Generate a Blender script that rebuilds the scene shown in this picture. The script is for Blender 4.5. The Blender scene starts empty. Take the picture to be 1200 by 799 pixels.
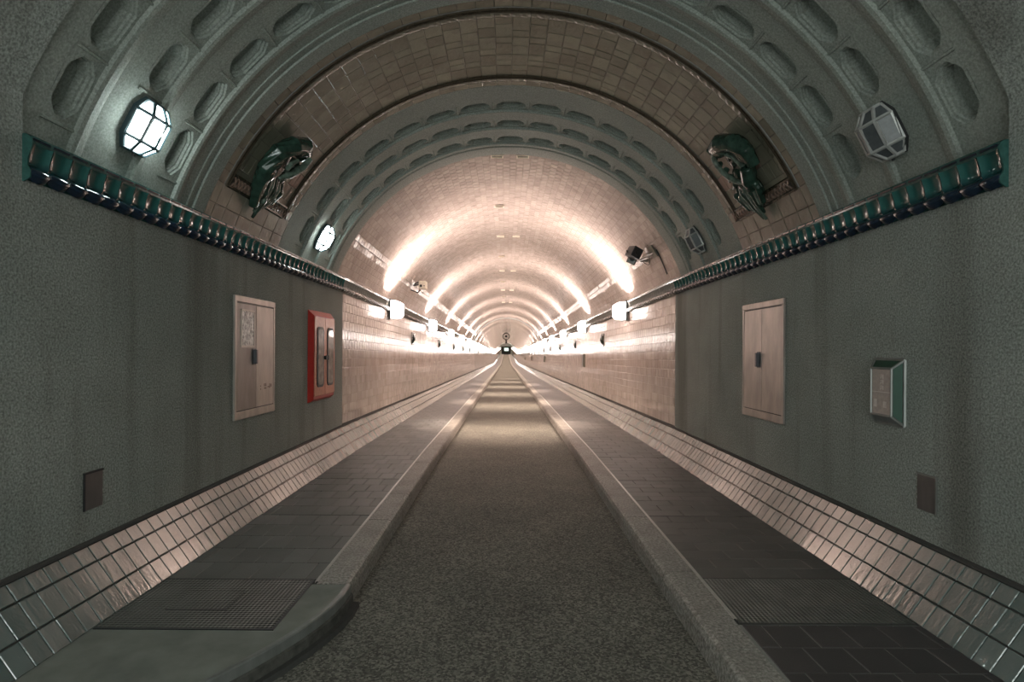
import bpy, bmesh, math, random
from mathutils import Vector, Matrix
random.seed(7)
PI = math.pi
SC = bpy.context.scene
COL = SC.collection

# ------------------------------------------------------------------ camera
F, VPX, VPY = 650.0, 593.0, 410.0
cam_d = bpy.data.cameras.new('camera')
cam = bpy.data.objects.new('camera', cam_d)
COL.objects.link(cam)
cam_d.sensor_width = 36.0
cam_d.lens = 36.0 * F / 1200.0
cam_d.shift_x = (600.0 - VPX) / 1200.0
cam_d.shift_y = (VPY - 399.5) / 1200.0
cam_d.clip_start = 0.05
cam_d.clip_end = 1000
CAMX, CAMZ = -0.04, 1.45
cam.matrix_world = Matrix.Translation((CAMX, 0, CAMZ)) @ Matrix.Rotation(math.radians(-0.35), 4, 'Y') @ Matrix.Rotation(PI / 2, 4, 'X')
SC.camera = cam

# ------------------------------------------------------------------ world and exposure
w = bpy.data.worlds.new('world')
SC.world = w
w.use_nodes = True
bg = w.node_tree.nodes['Background']
bg.inputs[0].default_value = (0.92, 1.0, 0.95, 1)      # dim daylight of the lift shaft behind the camera
bg.inputs[1].default_value = 0.74
SC.view_settings.view_transform = 'Standard'
SC.view_settings.look = 'None'
SC.view_settings.gamma = 1.0
SC.view_settings.exposure = 2.0
SC.view_settings.use_curve_mapping = False

LAMP_EMIT = 5.8          # tube lamp diffusers
LAMP_UP = 25.0           # upward light of the tube lamps (W)
LANTERN_EMIT = 9.0
WARM = (1.0, 0.84, 0.76)
COOL = (0.86, 1.0, 0.93)

# ------------------------------------------------------------------ dimensions (metres)
R0, ZC = 2.656, 1.634            # vault radius and axis height
WX = 2.40                        # wall plane
SKX, SKZ = 2.16, 0.335           # foot and top of the tiled skirt
CZ0, CZ1 = 2.27, 2.49            # cornice
TH0 = math.asin((CZ1 - ZC) / R0)  # vault springing angle above the cornice
YB = -3.0                        # open end behind the camera
YP = 8.0                         # portal: tiled tube begins
YK, YE = 111.0, 215.0            # low point and far end of the tube
RT = 2.69                        # tube vault radius
ROADX, KERBX, KERBH = 0.99, 1.20, 0.135


def zo(y):
    if y < YP: return 0.0
    if y < YK: return -0.0138 * (y - YP)
    return -0.0138 * (YK - YP) + 0.0118 * (y - YK)

# ------------------------------------------------------------------ material helpers


class NT:
    def __init__(s, name):
        s.m = bpy.data.materials.new(name)
        s.m.use_nodes = True
        s.t = s.m.node_tree
        s.b = s.t.nodes['Principled BSDF']
        s.pos = s.t.nodes.new('ShaderNodeNewGeometry').outputs['Position']

    def n(s, kind, **kw):
        nd = s.t.nodes.new(kind)
        for k, v in kw.items(): setattr(nd, k, v)
        return nd

    def link(s, a, b): s.t.links.new(a, b)

    def noise(s, scale, detail=3, vec=(1, 1, 1), rough=0.55, src=None):
        mp = s.n('ShaderNodeMapping')
        mp.inputs['Scale'].default_value = vec
        s.link(src or s.pos, mp.inputs['Vector'])
        nz = s.n('ShaderNodeTexNoise')
        nz.inputs['Scale'].default_value = scale
        nz.inputs['Detail'].default_value = detail
        nz.inputs['Roughness'].default_value = rough
        s.link(mp.outputs[0], nz.inputs['Vector'])
        return nz.outputs['Fac']

    def ramp(s, fac, stops):
        r = s.n('ShaderNodeValToRGB')
        els = r.color_ramp.elements
        while len(els) < len(stops): els.new(0.5)
        for e, (p, c) in zip(els, stops):
            e.position = p
            e.color = (c[0], c[1], c[2], 1) if not isinstance(c, (int, float)) else (c, c, c, 1)
        s.link(fac, r.inputs[0])
        return r.outputs[0]

    def mix(s, fac, a, b, mode='MIX'):
        m = s.n('ShaderNodeMix', data_type='RGBA', blend_type=mode)
        for sock, v in ((m.inputs[0], fac), (m.inputs[6], a), (m.inputs[7], b)):
            if isinstance(v, (int, float)): sock.default_value = v
            elif isinstance(v, tuple): sock.default_value = (v[0], v[1], v[2], 1)
            else: s.link(v, sock)
        return m.outputs[2]

    def math(s, op, a, b=None):
        m = s.n('ShaderNodeMath', operation=op)
        for i, v in enumerate((a, b)):
            if v is None: continue
            if isinstance(v, (int, float)): m.inputs[i].default_value = v
            else: s.link(v, m.inputs[i])
        return m.outputs[0]

    def bump(s, h, strength=0.3, dist=0.01, prev=None):
        b = s.n('ShaderNodeBump')
        b.inputs['Strength'].default_value = strength
        b.inputs['Distance'].default_value = dist
        s.link(h, b.inputs['Height'])
        if prev is not None: s.link(prev, b.inputs['Normal'])
        return b.outputs[0]

    def set(s, color=None, rough=None, metal=None, normal=None, spec=None, coat=None, emit=None, estr=None):
        for key, v in (('Base Color', color), ('Roughness', rough), ('Metallic', metal), ('Normal', normal),
                       ('Specular IOR Level', spec), ('Coat Weight', coat), ('Emission Color', emit), ('Emission Strength', estr)):
            if v is None: continue
            sk = s.b.inputs[key]
            if isinstance(v, (int, float)): sk.default_value = v
            elif isinstance(v, tuple): sk.default_value = (v[0], v[1], v[2], 1)
            else: s.link(v, sk)
        return s.m


def plain(name, c, rough=0.5, metal=0.0, var=0.12, scale=30, bump=0.08):
    t = NT(name)
    nz = t.noise(scale, 4)
    d = tuple(x * (1 - var) for x in c)
    l = tuple(min(1, x * (1 + var)) for x in c)
    return t.set(color=t.ramp(nz, [(0.3, d), (0.7, l)]), rough=rough, metal=metal, normal=t.bump(nz, bump, 0.004))


def mat_plaster():
    t = NT('rough_plaster')
    big = t.noise(0.9, 4)
    patch = t.noise(3.2, 5)
    streak = t.noise(1.9, 4, (1, 1, 0.07))
    streak2 = t.noise(4.5, 3, (1, 1, 0.12))
    fine = t.noise(85, 3, rough=0.65)
    mid = t.noise(26, 4)
    c = t.ramp(big, [(0.32, (0.235, 0.258, 0.240)), (0.68, (0.315, 0.332, 0.308))])
    c = t.mix(t.ramp(patch, [(0.45, 0.0), (0.75, 0.35)]), c, (0.20, 0.205, 0.185))
    c = t.mix(t.ramp(streak, [(0.51, 0.0), (0.66, 0.62)]), c, (0.128, 0.122, 0.106))
    c = t.mix(t.ramp(streak2, [(0.58, 0.0), (0.72, 0.45)]), c, (0.17, 0.168, 0.150))
    c = t.mix(0.75, c, t.ramp(fine, [(0.35, 0.22), (0.65, 0.78)]), 'OVERLAY')
    h = t.math('ADD', t.math('MULTIPLY', fine, 0.8), mid)
    return t.set(color=c, rough=0.85, spec=0.2, normal=t.bump(h, 0.6, 0.007))


def mat_vault():
    t = NT('vault_plaster')
    big = t.noise(1.3, 4)
    fine = t.noise(75, 3, rough=0.7)
    c = t.ramp(big, [(0.3, (0.232, 0.258, 0.236)), (0.7, (0.295, 0.315, 0.285))])
    c = t.mix(0.6, c, t.ramp(fine, [(0.34, 0.26), (0.66, 0.74)]), 'OVERLAY')
    return t.set(color=c, rough=0.75, spec=0.3, normal=t.bump(fine, 0.25, 0.004))


def tile_mat(name, c1, c2, rough=0.12, wave=(4, 40, 4), wstr=0.25, per_object=True, grime=None, fine=0.05, spec=0.6, ior=1.6):
    """glazed tile: shade differs from tile to tile, the glaze is wavy along the tunnel"""
    t = NT(name)
    nz = t.noise(2.2, 3)
    if per_object:
        oi = t.n('ShaderNodeObjectInfo').outputs['Random']
        f = t.math('ADD', t.math('MULTIPLY', nz, 0.6), t.math('MULTIPLY', oi, 0.4))
    else:
        at = t.n('ShaderNodeAttribute', attribute_name='tone').outputs['Fac']
        f = t.math('ADD', t.math('MULTIPLY', nz, 0.6), t.math('MULTIPLY', at, 0.4))
    c = t.ramp(f, [(0.3, c1), (0.7, c2)])
    if grime:
        g = t.noise(7, 5, (1, 1, 0.2))
        c = t.mix(t.ramp(g, [(0.5, 0.0), (0.75, 0.6)]), c, grime)
    wv = t.noise(1.0, 2, wave)
    fn = t.noise(60, 2)
    n1 = t.bump(wv, wstr, 0.02)
    n2 = t.bump(fn, fine, 0.003, n1)
    rr = t.ramp(fn, [(0.3, rough * 0.8), (0.7, rough * 1.35)])
    t.b.inputs['IOR'].default_value = ior
    return t.set(color=c, rough=rr, normal=n2, spec=spec)


def mat_asphalt():
    t = NT('asphalt_aggregate')
    v = t.n('ShaderNodeTexVoronoi')
    v.inputs['Scale'].default_value = 90
    t.link(t.pos, v.inputs['Vector'])
    big = t.noise(1.6, 4)
    fine = t.noise(150, 2)
    base = t.ramp(big, [(0.3, (0.140, 0.136, 0.118)), (0.7, (0.190, 0.182, 0.156))])
    sp = t.n('ShaderNodeSeparateColor')
    t.link(v.outputs['Color'], sp.inputs[0])
    c = t.mix(0.75, base, t.ramp(sp.outputs[0], [(0.1, 0.15), (0.55, 0.48), (0.95, 0.92)]), 'OVERLAY')
    h = t.math('ADD', sp.outputs[1], fine)
    return t.set(color=c, rough=0.8, spec=0.3, normal=t.bump(h, 0.5, 0.004))


def mat_granite():
    t = NT('granite_kerb')
    fine = t.noise(55, 4, rough=0.7)
    big = t.noise(4, 3)
    c = t.ramp(fine, [(0.32, (0.12, 0.112, 0.10)), (0.5, (0.31, 0.29, 0.265)), (0.68, (0.55, 0.515, 0.475))])
    c = t.mix(t.ramp(big, [(0.45, 0.0), (0.7, 0.5)]), c, (0.17, 0.155, 0.13))
    return t.set(color=c, rough=0.6, normal=t.bump(fine, 0.5, 0.006))


def mat_paver(name, c):
    t = NT(name)
    fine = t.noise(140, 3)
    big = t.noise(1.7, 4)
    oi = t.n('ShaderNodeObjectInfo').outputs['Random']
    f = t.math('ADD', t.math('MULTIPLY', big, 0.75), t.math('MULTIPLY', oi, 0.25))
    k = t.ramp(f, [(0.3, tuple(x * 0.78 for x in c)), (0.7, tuple(x * 1.25 for x in c))])
    k = t.mix(0.35, k, t.ramp(fine, [(0.3, 0.3), (0.7, 0.7)]), 'OVERLAY')
    return t.set(color=k, rough=0.55, normal=t.bump(fine, 0.2, 0.003))


def mat_far_paving(name, c):
    t = NT(name)
    br = t.n('ShaderNodeTexBrick')
    br.inputs['Scale'].default_value = 1.0
    br.inputs['Brick Width'].default_value = 0.17
    br.inputs['Row Height'].default_value = 0.27
    br.inputs['Mortar Size'].default_value = 0.006
    br.inputs['Color1'].default_value = (c[0] * .9, c[1] * .9, c[2] * .9, 1)
    br.inputs['Color2'].default_value = (c[0] * 1.15, c[1] * 1.15, c[2] * 1.15, 1)
    br.inputs['Mortar'].default_value = (c[0] * .4, c[1] * .4, c[2] * .4, 1)
    t.link(t.pos, br.inputs['Vector'])
    return t.set(color=br.outputs[0], rough=0.55)


def mat_far_tile(name, c, sx, sy, axis):
    """tiled surface too far off to tell the tiles apart"""
    t = NT(name)
    sp = t.n('ShaderNodeSeparateXYZ')
    t.link(t.pos, sp.inputs[0])
    cb = t.n('ShaderNodeCombineXYZ')
    t.link(sp.outputs[1], cb.inputs[0])
    if axis == 'z': t.link(sp.outputs[2], cb.inputs[1])
    else:
        an = t.math('ARCTAN2', sp.outputs[0], t.math('SUBTRACT', sp.outputs[2], 0.4))
        t.link(t.math('MULTIPLY', an, RT), cb.inputs[1])
    br = t.n('ShaderNodeTexBrick')
    br.inputs['Scale'].default_value = 1.0
    br.inputs['Brick Width'].default_value = sx
    br.inputs['Row Height'].default_value = sy
    br.inputs['Mortar Size'].default_value = 0.004
    br.inputs['Color1'].default_value = (c[0] * .94, c[1] * .94, c[2] * .94, 1)
    br.inputs['Color2'].default_value = (c[0] * 1.06, c[1] * 1.06, c[2] * 1.06, 1)
    br.inputs['Mortar'].default_value = (c[0] * .6, c[1] * .6, c[2] * .6, 1)
    t.link(cb.outputs[0], br.inputs['Vector'])
    wv = t.noise(1.0, 2, (3, 38, 2.5))
    return t.set(color=br.outputs[0], rough=0.11, spec=0.95, normal=t.bump(wv, 0.14, 0.02))


def mat_checker():
    t = NT('checker_steel')
    sp = t.n('ShaderNodeSeparateXYZ')
    t.link(t.pos, sp.inputs[0])
    a = t.math('SINE', t.math('MULTIPLY', t.math('ADD', sp.outputs[0], sp.outputs[1]), 135.0))
    b = t.math('SINE', t.math('MULTIPLY', t.math('SUBTRACT', sp.outputs[0], sp.outputs[1]), 135.0))
    h = t.math('MULTIPLY', a, b)
    nz = t.noise(6, 4)
    c = t.ramp(nz, [(0.3, (0.115, 0.12, 0.112)), (0.7, (0.18, 0.185, 0.172))])
    c = t.mix(0.5, c, t.ramp(h, [(0.2, 0.38), (0.8, 0.64)]), 'OVERLAY')
    return t.set(color=c, rough=0.5, metal=0.35, normal=t.bump(h, 1.0, 0.005))


def mat_steel(name, c, rough=0.42, metal=0.55):
    t = NT(name)
    nz = t.noise(9, 4, (1, 1, 0.35))
    fn = t.noise(60, 3, (1, 1, 0.1))
    k = t.ramp(nz, [(0.3, tuple(x * 0.8 for x in c)), (0.7, tuple(x * 1.2 for x in c))])
    return t.set(color=k, rough=rough, metal=metal, normal=t.bump(fn, 0.06, 0.003))


def mat_emit(name, c, strength, base=(0.8, 0.8, 0.8)):
    t = NT(name)
    nz = t.noise(6, 2)
    k = t.ramp(nz, [(0.2, tuple(x * 0.93 for x in c)), (0.8, c)])
    return t.set(color=base, rough=0.3, emit=k, estr=strength)


def mat_cornice(name, top, low):
    """glaze runs from teal to deep blue at the lip"""
    t = NT(name)
    sp = t.n('ShaderNodeSeparateXYZ')
    t.link(t.n('ShaderNodeTexCoord').outputs['Object'], sp.inputs[0])
    f = t.math('DIVIDE', sp.outputs[2], 0.22)
    nz = t.noise(25, 3)
    f2 = t.math('ADD', f, t.math('MULTIPLY', t.math('SUBTRACT', nz, 0.5), 0.25))
    c = t.ramp(f2, [(0.22, low), (0.36, tuple((a + b) / 2 for a, b in zip(top, low))), (0.5, top), (0.95, tuple(x * 0.8 for x in top))])
    return t.set(color=c, rough=0.09, coat=0.4, normal=t.bump(nz, 0.12, 0.01))


M = {}
M['plaster'] = mat_plaster()
M['vault'] = mat_vault()
M['asphalt'] = mat_asphalt()
M['granite'] = mat_granite()
M['concrete'] = plain('smooth_concrete', (0.215, 0.225, 0.20), 0.75, var=0.2, scale=5, bump=0.15)
M['paver_l'] = mat_paver('grey_paver', (0.135, 0.135, 0.128))
M['paver_r'] = mat_paver('dark_paver', (0.110, 0.103, 0.096))
M['far_pave'] = mat_far_paving('far_paving', (0.14, 0.13, 0.12))
M['bed'] = plain('dark_joint', (0.055, 0.053, 0.05), 0.9)
M['facedark'] = plain('dark_kerb_face', (0.075, 0.072, 0.064), 0.85, var=0.4, scale=20, bump=0.3)  # kerb face set darker than the slab top
M['mortar'] = plain('light_joint', (0.27, 0.27, 0.25), 0.8)
M['edge'] = plain('pale_edge_strip', (0.50, 0.47, 0.44), 0.35)
M['checker'] = mat_checker()
M['skirt'] = tile_mat('skirt_glaze', (0.085, 0.135, 0.135), (0.15, 0.195, 0.19), 0.07, (5, 30, 5), 0.07, fine=0.3, spec=1.0, ior=1.85)
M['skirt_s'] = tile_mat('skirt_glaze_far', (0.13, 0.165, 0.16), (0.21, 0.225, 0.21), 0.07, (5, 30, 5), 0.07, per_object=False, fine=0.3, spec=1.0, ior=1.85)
WT1, WT2 = (0.47, 0.395, 0.358), (0.59, 0.505, 0.46)
M['wtile'] = tile_mat('wall_glaze', WT1, WT2, 0.085, (3, 38, 2.5), 0.11, grime=(0.34, 0.275, 0.24))
M['wtile_s'] = tile_mat('wall_glaze_far', WT1, WT2, 0.085, (3, 38, 2.5), 0.11, per_object=False, grime=(0.34, 0.275, 0.24))
M['grout'] = plain('grout', (0.36, 0.31, 0.27), 0.9)
M['grout_d'] = plain('dark_grout', (0.12, 0.11, 0.095), 0.9)
M['far_wall'] = mat_far_tile('far_wall_tiles', (0.54, 0.45, 0.40), 0.15, 0.135, 'z')
M['far_vault'] = mat_far_tile('far_vault_tiles', (0.54, 0.45, 0.40), 0.15, 0.10, 'a')
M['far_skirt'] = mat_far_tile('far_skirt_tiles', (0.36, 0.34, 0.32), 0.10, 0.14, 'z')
M['btile'] = tile_mat('band_glaze', (0.140, 0.134, 0.100), (0.230, 0.216, 0.163), 0.2, (25, 25, 6), 0.25, grime=(0.12, 0.108, 0.082))
M['btile_red'] = tile_mat('band_glaze_russet', (0.20, 0.13, 0.10), (0.28, 0.19, 0.155), 0.2, (25, 25, 6), 0.3)
M['bead'] = plain('brown_glaze', (0.055, 0.042, 0.028), 0.18, var=0.3)
M['cornice'] = mat_cornice('teal_glaze', (0.018, 0.098, 0.090), (0.006, 0.016, 0.032))
M['cornice_rail'] = plain('dark_teal_glaze', (0.03, 0.09, 0.08), 0.12, var=0.3)
M['cornice_t'] = mat_cornice('grey_glaze', (0.27, 0.27, 0.25), (0.10, 0.09, 0.085))
M['majolica'] = plain('green_majolica', (0.021, 0.046, 0.034), 0.16, var=0.6, scale=14, bump=0.25)
M['majolica_l'] = plain('grey_green_majolica', (0.09, 0.125, 0.10), 0.14, var=0.5, scale=18, bump=0.2)
M['majolica_b'] = plain('brown_majolica', (0.10, 0.07, 0.05), 0.16, var=0.5, scale=25, bump=0.2)
M['black'] = plain('black_metal', (0.025, 0.026, 0.028), 0.4)
M['matte'] = plain('matte_black', (0.006, 0.006, 0.006), 0.95, bump=0.0)
M['frame_d'] = plain('dark_lamp_frame', (0.030, 0.055, 0.065), 0.35)
M['frame_g'] = plain('grey_lamp_frame', (0.42, 0.42, 0.41), 0.35, metal=0.3)
M['lit'] = mat_emit('lit_pane', (0.88, 1.0, 0.97), LANTERN_EMIT)
M['unlit'] = plain('unlit_pane', (0.075, 0.082, 0.088), 0.3, var=0.2)
M['diffuser'] = mat_emit('lamp_diffuser', (1.0, 0.87, 0.80), LAMP_EMIT)
M['lampbody'] = plain('white_lamp_housing', (0.75, 0.72, 0.68), 0.35)
M['steel'] = mat_steel('cabinet_steel', (0.41, 0.37, 0.34))
M['steel_d'] = mat_steel('cabinet_steel_dark', (0.25, 0.225, 0.21))
M['steel_v'] = mat_steel('vent_steel', (0.17, 0.155, 0.15))
M['handle'] = plain('handle_grey', (0.09, 0.09, 0.10), 0.35, metal=0.6)
M['notice'] = None
M['red'] = plain('red_paint', (0.42, 0.012, 0.005), 0.4, var=0.1)
M['red_sheen'] = plain('red_enamel_sheen', (0.66, 0.27, 0.19), 0.25, var=0.08)  # red doors paled: sheen of the tunnel light put into the colour
M['rubber'] = plain('black_rubber', (0.02, 0.02, 0.02), 0.5)
M['glass_g'] = plain('window_glass', (0.30, 0.27, 0.25), 0.06, var=0.3, scale=12)
M['green'] = plain('green_enamel', (0.0, 0.05, 0.026), 0.45)
M['signface'] = plain('sign_face', (0.40, 0.34, 0.31), 0.35, var=0.15, scale=40)
M['signmark'] = plain('sign_print', (0.62, 0.57, 0.54), 0.4)
M['signgrey'] = plain('grey_panel', (0.16, 0.165, 0.17), 0.4)
M['alu'] = mat_steel('aluminium_frame', (0.24, 0.245, 0.235), 0.4, 0.4)
M['ink'] = plain('brown_marker', (0.09, 0.05, 0.04), 0.7)
M['cream'] = plain('cream_housing', (0.78, 0.70, 0.58), 0.4)
M['olive'] = plain('olive_plate', (0.19, 0.175, 0.135), 0.5)
M['darkvoid'] = plain('dark_opening', (0.015, 0.014, 0.012), 0.9)
M['greenglass'] = mat_emit('far_green_window', (0.55, 0.8, 0.68), 0.6)


def mat_notice():
    t = NT('crumpled_notice_glass')
    a = t.noise(38, 4)
    c = t.ramp(a, [(0.35, (0.16, 0.155, 0.15)), (0.5, (0.45, 0.44, 0.43)), (0.62, (0.8, 0.78, 0.77))])
    return t.set(color=c, rough=0.2, normal=t.bump(a, 0.6, 0.01))


M['notice'] = mat_notice()

# ------------------------------------------------------------------ mesh helpers


class MB:
    def __init__(s): s.v, s.f, s.tone = [], [], []

    def add(s, pts, faces):
        o = len(s.v)
        s.v += [tuple(p) for p in pts]
        s.f += [tuple(i + o for i in f) for f in faces]
        return s

    def box(s, x0, x1, y0, y1, z0, z1):
        return s.add([(x0, y0, z0), (x1, y0, z0), (x1, y1, z0), (x0, y1, z0), (x0, y0, z1), (x1, y0, z1), (x1, y1, z1), (x0, y1, z1)],
                     [(0, 3, 2, 1), (4, 5, 6, 7), (0, 1, 5, 4), (1, 2, 6, 5), (2, 3, 7, 6), (3, 0, 4, 7)])

    def grid(s, rows, close=False):
        n = len(rows[0])
        o = len(s.v)
        for r in rows: s.v += [tuple(p) for p in r]
        for i in range(len(rows) - 1):
            for j in range(n - 1 if not close else n):
                k = (j + 1) % n
                s.f.append((o + i * n + j, o + i * n + k, o + (i + 1) * n + k, o + (i + 1) * n + j))
        return s

    def tube(s, pts, r, seg=8, cap=True):
        pts = [Vector(p) for p in pts]
        rs = r if isinstance(r, (list, tuple)) else [r] * len(pts)
        rows = []
        up = Vector((0.13, 0.21, 0.97)).normalized()
        for i, p in enumerate(pts):
            d = (pts[min(i + 1, len(pts) - 1)] - pts[max(i - 1, 0)]).normalized()
            a = d.cross(up)
            if a.length < 0.05: a = d.cross(Vector((1, 0, 0)))
            a.normalize()
            b = d.cross(a)
            rows.append([p + (a * math.cos(2 * PI * k / seg) + b * math.sin(2 * PI * k / seg)) * rs[i] for k in range(seg)])
        o = len(s.v)
        s.grid(rows, True)
        if cap:
            s.f.append(tuple(o + k for k in reversed(range(seg))))
            e = o + (len(pts) - 1) * seg
            s.f.append(tuple(e + k for k in range(seg)))
        return s

    def ball(s, c, r, nu=10, nv=7):
        rx, ry, rz = r if isinstance(r, (list, tuple)) else (r, r, r)
        rows = []
        for i in range(nv + 1):
            a = PI * i / nv
            rows.append([(c[0] + rx * math.sin(a) * math.cos(2 * PI * j / nu), c[1] + ry * math.sin(a) * math.sin(2 * PI * j / nu), c[2] + rz * math.cos(a)) for j in range(nu)])
        return s.grid(rows, True)

    def prism(s, poly, fn0, fn1):
        n = len(poly)
        o = len(s.v)
        s.v += [fn0(p) for p in poly] + [fn1(p) for p in poly]
        for i in range(n):
            k = (i + 1) % n
            s.f.append((o + i, o + k, o + n + k, o + n + i))
        s.f.append(tuple(o + i for i in reversed(range(n))))
        s.f.append(tuple(o + n + i for i in range(n)))
        return s

    def mesh(s, name, m, smooth=False):
        me = bpy.data.meshes.new(name)
        me.from_pydata(s.v, [], s.f)
        me.validate()
        bm = bmesh.new()
        bm.from_mesh(me)
        bmesh.ops.recalc_face_normals(bm, faces=bm.faces)
        bm.to_mesh(me)
        bm.free()
        me.materials.append(m)
        if smooth:
            for p in me.polygons: p.use_smooth = True
        return me

    def raw(s, name, m):
        me = bpy.data.meshes.new(name)
        me.from_pydata(s.v, [], s.f)
        me.materials.append(m)
        return me

    def build(s, name, m, parent=None, smooth=False, loc=(0, 0, 0)):
        return ob(name, s.mesh(name, m, smooth), parent, loc)


def ob(name, me, parent=None, loc=(0, 0, 0), rot=None):
    o = bpy.data.objects.new(name, me)
    COL.objects.link(o)
    o.parent = parent
    o.location = loc
    if rot: o.rotation_euler = rot
    return o


def tag(o, label=None, cat=None, group=None, kind=None):
    for k, v in (('label', label), ('category', cat), ('group', group), ('kind', kind)):
        if v: o[k] = v
    return o


def struct(o, label): return tag(o, label, None, None, 'structure')


def empty(name, loc=(0, 0, 0), rot=None): return ob(name, None, None, loc, rot)


def bevel(o, w=0.004, seg=1):
    b = o.modifiers.new('bevel', 'BEVEL')
    b.width = w
    b.segments = seg
    b.limit_method = 'ANGLE'
    return o


ORD = ['first', 'second', 'third', 'fourth', 'fifth', 'sixth', 'seventh', 'eighth', 'ninth', 'tenth', 'eleventh', 'twelfth',
       'thirteenth', 'fourteenth', 'fifteenth', 'sixteenth', 'seventeenth', 'eighteenth', 'nineteenth', 'twentieth']
ORD += ['twenty-' + q for q in ORD[:9]] + ['thirtieth'] + ['thirty-' + q for q in ORD[:9]]

# ================================================================== STRUCTURE
# ---- plaster side walls (vertical up to the cornice, closed again above it nearest the camera)
YC = 2.70                                  # near end of the cornices
RN = 2.62
ZN = ZC + math.sqrt(RN * RN - WX * WX)     # top of the near vertical wall
for sd, nm in ((-1, 'left'), (1, 'right')):
    b = MB()
    b.box(sd * WX, sd * (WX + 0.45), YB, YP, -0.3, CZ0)
    b.box(sd * WX, sd * (WX + 0.45), YB, YC, CZ0, ZN)
    b.box(sd * (WX + 0.06), sd * (WX + 0.45), YC, YP, CZ0, CZ1 - 0.012)
    struct(b.build('wall_' + nm, M['plaster']), 'grey-green rough plaster wall on the %s of the entrance' % nm)


def arc(r, y, t0=TH0, t1=PI - TH0, n=96):
    return [(r * math.cos(t0 + (t1 - t0) * i / n), y, r * math.sin(t0 + (t1 - t0) * i / n)) for i in range(n + 1)]


def lathe(prof, t0=TH0, t1=PI - TH0, n=96):
    b = MB()
    b.grid([arc(r, y, t0, t1, n) for (y, r) in prof])
    return b


# ---- near vault (over the camera)
tn = math.asin((ZN - ZC) / RN)
b = lathe([(YB, RN), (YC, RN), (YC, RN + 0.25), (YB, RN + 0.25), (YB, RN)], tn, PI - tn)
struct(b.build('ceiling', M['plaster'], None, False, (0, 0, ZC)), 'plain rough plaster vault nearest the camera')


# ---- coffered plaster arches: lathed ribs with coffer panels between them
def coffer_mesh():
    hs, hy = math.radians(4.5) * R0, 0.11
    oc = [(-0.172, -0.034), (-0.100, -0.092), (0.100, -0.092), (0.172, -0.034), (0.172, 0.034), (0.100, 0.092), (-0.100, 0.092), (-0.172, 0.034)]

    def P(s, y, d):                       # on the vault at angle 0, d = recess depth
        a = s / R0
        r = R0 + d
        return (r * math.cos(a), y, r * math.sin(a))

    def inset(k): return [(s * (1 - k / 0.172), y * (1 - k / 0.092)) for s, y in oc]
    b = MB()
    outer = [(-hs, -0.034), (-hs, -hy), (-0.100, -hy), (0.100, -hy), (hs, -hy), (hs, -0.034), (hs, 0.034), (hs, hy), (0.100, hy), (-0.100, hy), (-hs, hy), (-hs, 0.034)]
    o = len(b.v)
    b.v += [P(s, y, 0) for s, y in outer]
    for loop in ([(s, y, 0.0) for s, y in oc], [(s, y, 0.016) for s, y in oc], [(s, y, 0.018) for s, y in inset(0.012)],
                 [(s, y, 0.034) for s, y in inset(0.014)], [(s, y, 0.036) for s, y in inset(0.026)], [(s, y, 0.078) for s, y in inset(0.032)]):
        b.v += [P(*q) for q in loop]
    O = o + 12
    f = b.f
    f += [(o + 0, o + 1, O + 1, O + 0)[:0] or (o + 0, o + 1, o + 2, O + 1, O + 0), (o + 2, o + 3, O + 2, O + 1), (o + 3, o + 4, o + 5, O + 3, O + 2),
          (o + 5, o + 6, O + 4, O + 3), (o + 6, o + 7, o + 8, O + 5, O + 4), (o + 8, o + 9, O + 6, O + 5), (o + 9, o + 10, o + 11, O + 7, O + 6), (o + 11, o + 0, O + 0, O + 7)]
    for L in range(5):
        for i in range(8):
            k = (i + 1) % 8
            f.append((O + L * 8 + i, O + L * 8 + k, O + L * 8 + 8 + k, O + L * 8 + 8 + i))
    f.append(tuple(O + 40 + i for i in range(8)))
    # the short fillet between neighbouring coffers
    q = [P(hs - 0.010, -hy, 0), P(hs - 0.006, -hy, -0.010), P(hs + 0.006, -hy, -0.010), P(hs + 0.010, -hy, 0)]
    q2 = [(p[0], hy, p[2]) for p in q]
    b.grid([q, q2])
    return b.mesh('coffer', M['vault'])


CM = coffer_mesh()
T1, T2 = math.radians(22.5), math.radians(157.5)


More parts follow.
